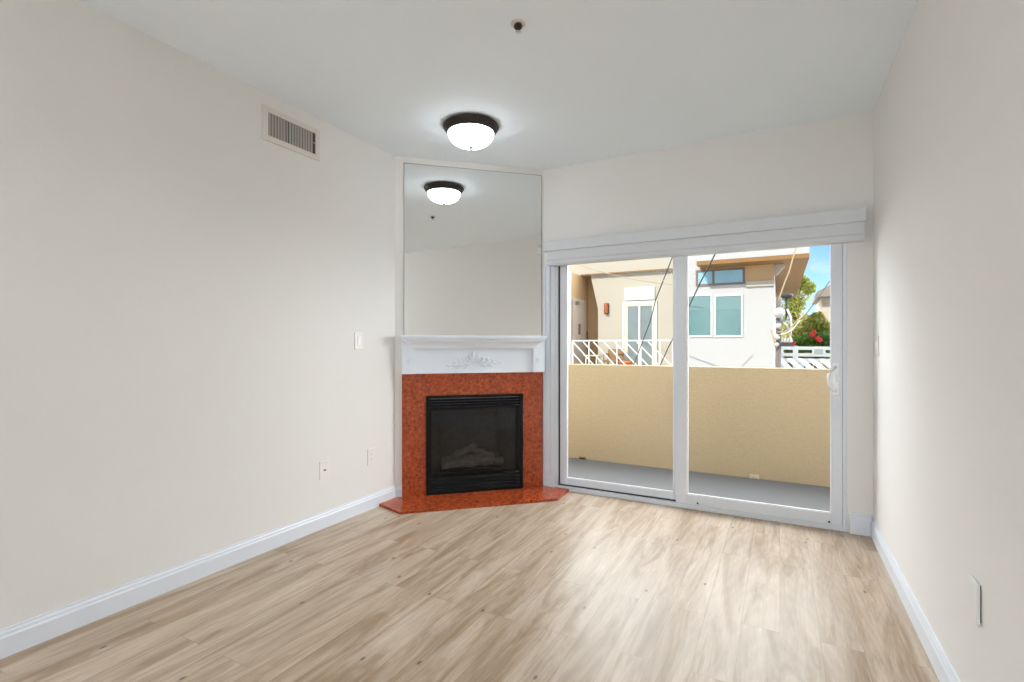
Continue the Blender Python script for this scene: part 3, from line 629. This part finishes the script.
# ---- cream wing with entry recess (left pane)
CYW = 13.9; Z2 = 3.22; FZ = 0.36
wx0 = at(598, 344, CYW).x; wx1 = x0 - 0.005; XS = -5.08; RY = 14.39
cw = thing('apartment_wing', 'cream stucco building with walkway and entry door seen through left pane', 'building', ((XS + wx1) / 2, CYW, GZ))
co = tuple(cw.location)
a1, a2 = at(590.5, 276, CYW), at(598, 309, CYW)
q = MB(co); q.prism([(wx0, CYW, GZ), (wx1, CYW, GZ), (wx1, CYW, Z2), (a1.x, CYW, Z2), (a2.x, CYW, a2.z)], (0, 0.3, 0))
q.build('wall', M['cream_stucco'], cw)
MB(co).box(XS - 2.5, wx1, 13.78, 20, Z2, Z2 + 0.75).build('upper_storey', M['cream_stucco'], cw)
q = MB(co); q.box(XS - 2.5, XS, 13.0, 20, GZ, Z2)
q.build('side_wall', M['tan_wall'], cw, label='tan side wall of the entry recess')
MB(co).box(XS - 0.25, XS + 0.004, 12.93, 12.998, GZ, Z2).build('corner_post', M['white_paint'], cw)
MB(co).box(XS, wx1, RY, RY + 0.2, FZ, Z2).build('recess_wall', M['tan_wall'], cw)
MB(co).box(XS, wx1, 12.85, RY, FZ - 0.3, FZ).build('walkway_slab', M['white_stucco'], cw)
MB(co).box(XS, wx1, 13.765, 13.78, Z2, Z2 + 0.03).build('trim_line', M['soffit'], cw)
# entry door on the side wall
q = MB(co); q.box(XS, XS + 0.03, 13.08, 14.16, FZ, FZ + 2.16)
ed = q.build('entry_door', M['grey_door'], cw)
MB(co).box(XS + 0.03, XS + 0.045, 13.2, 13.55, FZ + 1.98, FZ + 2.08).build('door_closer', M['chrome'], ed)
MB(co).box(XS + 0.03, XS + 0.04, 13.48, 13.66, FZ + 1.15, FZ + 1.45).build('door_plaque', M['brown_frame'], ed)
MB(co).box(XS, XS + 0.03, 14.2, 14.3, FZ + 1.0, FZ + 1.25).build('doorbell_panel', M['brown_frame'], cw)
# patio door
p0, p1 = at(623, 302, CYW), at(657, 302, CYW)
pd = win(p0.x, p1.x, FZ, p0.z, M['white_paint'], M['dim_glass'], 0.05, CYW, cw, co, ((p0.x + p1.x) / 2,), 0.05)
q = MB(co); q.box(p0.x + 0.05, p0.x + 0.14, CYW - 0.03, CYW - 0.016, FZ + 0.05, p0.z - 0.05); q.box(p0.x + 0.141, p1.x - 0.131, CYW - 0.03, CYW - 0.016, p0.z - 0.13, p0.z - 0.05); q.box(p1.x - 0.13, p1.x - 0.05, CYW - 0.03, CYW - 0.016, FZ + 0.05, p0.z - 0.05)
q.build('curtain', M['patio_cream'], pd)
p2, p3 = at(625, 288, CYW), at(655, 299.5, CYW)
MB(co).box(p2.x, p3.x, CYW - 0.06, CYW - 0.001, p3.z, p2.z, 0.01).build('awning_box', M['white_paint'], cw)
# sconce
sp_ = at(606.8, 308.5, CYW)
sco = thing('wall_sconce', 'copper wall sconce on the cream building beside its patio door', 'wall lamp', (sp_.x, CYW, sp_.z))
MB().box(-0.07, 0.07, -0.02, -0.001, -0.15, 0.15, 0.004).build('back_plate', M['brown_frame'], sco)
MB().lathe([(0.0, -0.15), (0.055, -0.15), (0.06, -0.12), (0.06, 0.12), (0.055, 0.15), (0, 0.15)], (0, -0.06, 0), 20).build('lamp_shade', M['copper'], sco)

# railing of the walkway
RYY = 12.9; rl, rr_ = at(572, 340, RYY).x, at(674, 340, RYY).x; RT = 1.345; RB_ = FZ + 0.12
ra = thing('walkway_railing', 'white railing with slanted bars along the cream building walkway', 'railing', ((rl + rr_) / 2, RYY, FZ))
ro = tuple(ra.location)
MB(ro).box(rl, rr_, RYY - 0.025, RYY + 0.025, RT - 0.035, RT, 0.005).build('top_rail', M['white_paint'], ra)
MB(ro).box(rl, rr_, RYY - 0.02, RYY + 0.02, RB_ - 0.04, RB_, 0.005).build('bottom_rail', M['white_paint'], ra)
posts = [rl + 0.02, at(589, 340, RYY).x, at(617, 340, RYY).x, at(641, 340, RYY).x, at(660, 340, RYY).x, rr_ - 0.02]
for i, xx in enumerate(posts):
    wd = 0.022 if i in (0, 5) else 0.012
    MB(ro).box(xx - wd, xx + wd, RYY - 0.02, RYY + 0.02, FZ, RT - 0.045).build('post', M['white_paint'], ra)
xx = rl - 0.55
dz = RT - 0.045 - RB_
while xx < rr_ - 0.35:
    za, zb, xa, xb = RT - 0.045, RB_, xx, xx + dz * 0.95
    if xa < rl: za -= (rl - xa) / 0.95; xa = rl
    if xb > rr_: zb += (xb - rr_) / 0.95; xb = rr_
    w_ = 0.022
    if za - zb > 0.1: MB(ro).prism([(xa, RYY - 0.014, za), (xa + w_ * 0.9, RYY - 0.014, za), (xb, RYY - 0.014, zb + w_), (xb, RYY - 0.014, zb), (xb - w_ * 0.9, RYY - 0.014, zb), (xa, RYY - 0.014, za - w_)], (0, 0.028, 0)).build('slanted_bar', M['white_paint'], ra)
    xx += 0.29
# patio furniture
p = at(593, 355, 13.25)
ta = thing('patio_table', 'cream round patio table behind the white slanted railing', 'table', (p.x, 13.25, FZ)); hh = p.z - FZ
MB().lathe([(0, hh - 0.03), (0.26, hh - 0.03), (0.27, hh - 0.015), (0.26, hh), (0, hh)], n=28).build('tabletop', M['patio_cream'], ta)
for k in range(4):
    a = math.pi / 4 + k * math.pi / 2
    MB().tube([(0.20 * math.cos(a), 0.20 * math.sin(a), hh - 0.03), (0.24 * math.cos(a), 0.24 * math.sin(a), 0.0)], 0.02).build('leg', M['patio_cream'], ta)
p = at(613, 355, 13.45)
ch = thing('patio_chair', 'brown wicker patio chair beside the cream patio table', 'chair', (p.x, 13.45, FZ)); 
MB().box(-0.22, 0.22, -0.22, 0.22, 0.38, 0.44, 0.01).build('seat', M['wicker'], ch)
MB().prism([(-0.22, 0.18, 0.44), (0.22, 0.18, 0.44), (0.22, 0.26, 0.74), (-0.22, 0.26, 0.74)], (0, 0.04, 0)).build('backrest', M['wicker'], ch)
for sx in (-0.2, 0.2):
    MB().tube([(sx, -0.2, 0.6), (sx, 0.2, 0.6)], 0.018).tube([(sx, -0.2, 0.44), (sx, -0.2, 0.6)], 0.016).build('armrest', M['wicker'], ch)
    for sy in (-0.2, 0.2): MB().tube([(sx, sy, 0), (sx, sy, 0.38)], 0.02).build('leg', M['wicker'], ch)
p = at(626, 361, 13.2)
pt = thing('planter_pot', 'orange terracotta pot behind the white railing below the patio door', 'pot', (p.x, 13.2, FZ)); hh = p.z - FZ
MB().lathe([(0, 0.0), (0.11, 0.0), (0.17, hh - 0.05), (0.19, hh - 0.05), (0.19, hh), (0.16, hh), (0.15, hh - 0.06), (0, hh - 0.06)], n=24).build('pot', M['terracotta'], pt)
MB().lathe([(0, hh - 0.055), (0.149, hh - 0.055), (0.149, hh - 0.05), (0, hh - 0.045)], n=24).build('soil', M['wicker'], pt)

# ---- overhead cables
def cable(pts, r, m, label, group=None, sag=0.0):
    P = [Vector(p) for p in pts]; o = []
    for A, B in zip(P, P[1:]):
        for i in range(10): t = i / 10; o.append(A.lerp(B, t) - Vector((0, 0, sag * 4 * t * (1 - t))))
    o.append(P[-1]); org = tuple(o[0])
    return tag(MB().tube(o, r, 8).build('overhead_cable', M[m], origin=org), label, 'cable', 'overhead cables outside the door')
cable([at(722, 240, 8.6), at(700, 283, 9.4), at(687, 310, 10.4), at(668, 348, 12.0), at(655, 376, 12.84)], 0.012, 'cable_dark', 'dark cable slanting across the left edge of the white building', sag=0.01)
b_ = cable([at(681, 235, 9.2), at(656, 299, 9.6), at(650, 322, 9.8), at(634, 364, 12.3), at(628, 376, 12.84)], 0.010, 'cable_dark', 'thin cable slanting across the cream building patio door')
cable([at(800, 236, 10.2), at(789, 272, 10.3), at(778, 302, 10.4)], 0.011, 'cable_tan', 'tan cable rising from the utility pole across the golden eave', sag=-0.02)
cable([at(852, 258, 12.5), at(829, 282, 12.0), at(806, 314, 11.2), at(778, 334, 10.45)], 0.010, 'cable_dark', 'dark cable from the utility pole up across the blue sky', sag=0.02)
cable([at(560, 258, 11.5), at(620, 276.5, 11.5), at(690, 286, 11.4)], 0.009, 'cable_tan', 'thin tan cable hanging across the top of the cream building', sag=0.03)

# ---- utility pole
PY = 10.6; pp = at(778.5, 344, PY)
po = thing('utility_pole', 'grey utility pole with white insulators beside the white building', 'utility pole', (pp.x, PY, GZ))
oo = tuple(po.location)
ptop = at(778, 297, PY).z
MB(oo).tube([(pp.x, PY, GZ), (pp.x, PY, ptop)], [0.06, 0.045], 14).build('pole', M['pole'], po)
g0, g1 = at(779, 344.5, PY), at(794, 345, PY)
MB(oo).box(g0.x, g1.x, PY - 0.04, PY + 0.04, g0.z - 0.035, g0.z + 0.035).build('crossarm', M['cable_dark'], po)
for (u, v, r) in ((779, 313, 0.098), (776.5, 337.5, 0.05), (776, 344.5, 0.045), (778, 326, 0.05)):
    c = at(u, v, PY - 0.1); MB(oo).lathe([(0, -r), (r * 0.6, -r * 0.85), (r, -r * 0.25), (r, r * 0.25), (r * 0.6, r * 0.85), (0, r)], tuple(c), 22, 'Y').build('insulator', M['ceramic'], po)
for (u) in (782, 785, 788, 791): 
    c = at(u, 344, PY); MB(oo).lathe([(0.0, 0.0), (0.02, 0.0), (0.028, 0.03), (0.015, 0.05), (0.024, 0.07), (0.0, 0.10)], (c.x, PY, g0.z + 0.035), 12).build('pin_insulator', M['ceramic'], po)
def bundle(pts, r, m): MB(oo).tube([at(*p_) for p_ in pts], r, 8).build('drop_wire', M[m], po)
bundle([(778, 332, PY - .1), (784, 332, PY - .1), (790, 328, PY - .1), (797, 321, PY - .1), (806, 312, PY)], 0.012, 'cable_tan')
bundle([(772, 331, PY - .1), (776, 335, PY - .1), (784, 334, PY - .1), (792, 330, PY - .1), (800, 320, PY)], 0.010, 'cable_white')
bundle([(787, 309, PY), (790.5, 317, PY), (791.5, 327, PY), (790, 336, PY), (790.5, 343, PY)], 0.018, 'ceramic')
bundle([(771, 330, PY - .15), (774, 340, PY - .15), (776, 348, PY - .1)], 0.014, 'cable_tan')
bundle([(780, 329, PY - .1), (783, 322, PY - .1), (786, 325, PY - .1), (790, 331, PY)], 0.009, 'cable_white')
# street lamp on an arm
lp = at(786.5, 296, PY); 
la = thing('street_lamp', 'black street lamp head on a bracket arm beneath the golden eave', 'street lamp', (lp.x, PY + 0.3, at(779.5, 322, PY).z)); lo = tuple(la.location)
lt = at(786.5, 296, PY + 0.3)
br = at(779.5, 322, PY).z
MB(lo).tube([(pp.x, PY + 0.045, br), (pp.x + 0.03, PY + 0.2, br + 0.02), (lt.x - 0.01, PY + .3, br + 0.05), (lt.x, PY + .3, br + 0.15), (lt.x, PY + .3, lt.z - 0.04)], 0.022, 10).build('bracket_arm', M['cable_dark'], la)
MB(lo).lathe([(0, lt.z - 0.05), (0.06, lt.z - 0.05), (0.115, lt.z - 0.01), (0.115, lt.z + 0.02), (0.05, lt.z + 0.05), (0, lt.z + 0.055)], (lt.x, PY + .3, 0), 24).build('lamp_head', M['cable_dark'], la)

# ---- white fence with sign
FY = 14.5
fx0, fx1 = at(776, 350, FY).x, at(872, 350, FY).x
fe = thing('white_fence', 'white wooden rail fence behind the utility pole', 'fence', ((fx0 + fx1) / 2, FY, GZ)); fo = tuple(fe.location)
for v in (348.2, 354.8):
    zc = at(800, v, FY).z; MB(fo).box(fx0, fx1, FY - 0.03, FY + 0.03, zc - 0.042, zc + 0.042, 0.006).build('rail', M['white_paint'], fe)
zc = at(800, 360.5, FY).z; MB(fo).box(fx0, fx1, FY - 0.03, FY + 0.03, zc - 0.06, zc + 0.05, 0.006).build('rail', M['white_paint'], fe)
for u in (778, 795.5, 842, 868):
    xx = at(u, 350, FY).x; MB(fo).box(xx - 0.06, xx + 0.06, FY - 0.05, FY + 0.05, GZ, at(800, 346, FY).z, 0.008).build('post', M['white_paint'], fe)
# slanted slats in front of the fence
SYa = 13.2
sl = thing('slatted_canopy', 'white slatted canopy sloping in front of the white fence', 'canopy', ((fx0 + fx1) / 2, SYa, at(800, 378, SYa).z)); so = tuple(sl.location)
za, zb = at(800, 359.5, 14.3).z, at(800, 378, SYa).z
for v, yy in ((0, 14.3), (1, SYa)):
    zz = za if v == 0 else zb; MB(so).box(fx0, fx1, yy - 0.03, yy + 0.03, zz - 0.06, zz).build('beam', M['white_paint'], sl)
k = 0; xx = fx0
while xx < fx1 - 0.1:
    MB(so).prism([(xx, 14.3, za), (xx + 0.12, 14.3, za), (xx + 0.52, SYa, zb), (xx + 0.40, SYa, zb)], (0, 0, 0.03)).build('slat', M['white_paint'], sl); xx += 0.23
s0_, s1_ = at(812, 347, FY - 0.06), at(825.5, 356.5, FY - 0.06)
sg = thing('fence_sign', 'small framed notice sign hanging on the white fence', 'sign', (s0_.x, FY - 0.06, s1_.z)); so2 = tuple(sg.location)
MB(so2).box(s0_.x, s1_.x, FY - 0.06, FY - 0.045, s1_.z, s0_.z, 0.004).build('sign_panel', M['white_paint'], sg)
MB(so2).box(s0_.x + 0.05, s1_.x - 0.05, FY - 0.064, FY - 0.06, s1_.z + 0.05, s0_.z - 0.05).build('sign_face', M['sign_face'], sg)

# ---- far house at the right
HY = 18.5; h0, h1 = at(822, 300, HY), at(817, 297, HY)
ho = thing('house', 'beige house with low eave partly hidden behind the door frame', 'building', (h0.x + 2, HY, GZ)); h_o = tuple(ho.location)
ez = at(820, 296, HY).z
MB(h_o).box(h0.x, h0.x + 6, HY, HY + 3, GZ, ez).build('wall', M['siding'], ho)
MB(h_o).prism([(h1.x, HY - 0.4, ez - 0.05), (h0.x + 6.4, HY - 0.4, ez - 0.05), (h0.x + 6.4, HY - 0.4, ez + 1.2), (h0.x + 2.5, HY - 0.4, ez + 1.6), (h1.x, HY - 0.4, ez + 0.12)], (0, 3.6, 0)).build('roof', M['roof'], ho)
for k in range(8):
    xx = h0.x + 0.1 + k * 0.28; MB(h_o).box(xx, xx + 0.04, HY - 0.03, HY - 0.001, GZ, ez - 0.1).build('batten', M['siding'], ho)

# ---- trees and shrubs
def leaves(clumps, n, size, off):
    me_v, me_f = [], []; rnd = random.Random(len(clumps) * 131 + n)
    for c, r in clumps:
        c = Vector(c)
        for _ in range(n):
            d = Vector((rnd.gauss(0, 1), rnd.gauss(0, 1), rnd.gauss(0, 1))).normalized(); R = r * (0.45 + 0.6 * rnd.random() ** 0.6)
            p_ = c + d * R; u = Vector((rnd.gauss(0, 1), rnd.gauss(0, 1), rnd.gauss(0, 1))).normalized(); w = u.orthogonal().normalized(); w.rotate(Matrix.Rotation(rnd.random() * 6.28, 3, u))
            s = size * rnd.uniform(0.7, 1.3); i = len(me_v); v = u.cross(w)
            me_v += [p_ - w * s - off, p_ + v * s * 0.4 - off, p_ + w * s - off, p_ - v * s * 0.4 - off]; me_f.append((i, i + 1, i + 2, i + 3))
    me = bpy.data.meshes.new('foliage'); me.from_pydata(me_v, [], me_f); return me
def tree(name, label, cat, base, clumps, n, size, m, trunk_top, tr=0.12, branches=True):
    t = thing(name, label, cat, base); off = Vector(base)
    me = leaves(clumps, n, size, off); me.materials.append(M[m]); o = bpy.data.objects.new('foliage', me); COL.objects.link(o); o.parent = t
    MB(base).tube([base, Vector(base).lerp(trunk_top, 0.5) + Vector((0.05, 0, 0)), trunk_top], [tr, tr * 0.8, tr * 0.45], 10).build('trunk', M['bark'], t)
    if branches:
        for c, r in clumps[:8]: MB(base).tube([Vector(base).lerp(trunk_top, 0.75), Vector(base).lerp(trunk_top, 0.9).lerp(Vector(c), 0.5), Vector(c)], [tr * 0.35, tr * 0.25, tr * 0.1], 6).build('branch', M['bark'], t)
    return t
TY = 24
cl = [(at(u, v, TY + dy), r) for u, v, dy, r in ((795, 284, 0, .28), (803, 281, .2, .25), (809, 288, 0, .26), (798, 294, .3, .42), (789, 292, .3, .40), (786, 306, .2, .5), (796, 306, 0, .36), (790, 320, 0, .55), (803, 322, .2, .34), (785, 333, .2, .45), (800, 333, 0, .5), (812, 322, 0, .22))]
bt = at(792, 344, TY); tree('street_tree', 'tall yellow green tree behind the golden eave', 'tree', (bt.x, TY, GZ), cl, 420, 0.075, 'leaf_yellow', at(792, 300, TY), 0.14)
TY2 = 17.6
cl = [(at(u, v, TY2 + dy), r) for u, v, dy, r in ((815, 326, 0, .32), (822, 330, .2, .3), (811, 337, 0, .4), (824, 341, 0, .42), (803, 340, .1, .34), (832, 338, 0, .4), (817, 319, .1, .2))]
bt = at(817, 344, TY2); tree('street_tree', 'lower yellow green tree in front of the beige house', 'tree', (bt.x, TY2, GZ), cl, 420, 0.07, 'leaf_yellow', at(817, 334, TY2), 0.1)
SY2 = 16.2
cl = [(at(u, v, SY2 + dy), r) for u, v, dy, r in ((792, 349, 0, .2), (796, 344, .2, .2), (805, 342, 0, .24), (814, 341, .1, .26), (822, 342, 0, .26), (830, 341, .1, .28), (810, 351, 0, .3), (824, 353, 0, .3), (797, 353, 0, .3), (792, 358, 0, .2))]
bt = at(811, 350, SY2)
sh = tree('flowering_shrub', 'dark green shrub with red flowers behind the white fence', 'shrub', (bt.x, SY2, GZ), cl, 420, 0.05, 'leaf_green', at(811, 350, SY2), 0.06)
for u, v in ((814, 332), (817.5, 338.5), (793.5, 343), (820, 340), (812, 335)):
    c = at(u, v, SY2 - 0.35); q = MB(tuple(sh.location))
    for k in range(6):
        a = k * math.pi / 3; q.ico((c.x + 0.035 * math.cos(a), c.y, c.z + 0.035 * math.sin(a)), 0.03, 1, (1, 0.5, 1))
    q.ico(tuple(c), 0.03, 1); q.tube([c, c + Vector((0, 0.25, -0.25))], 0.006, 5)
    q.build('flower', M['red'], sh)
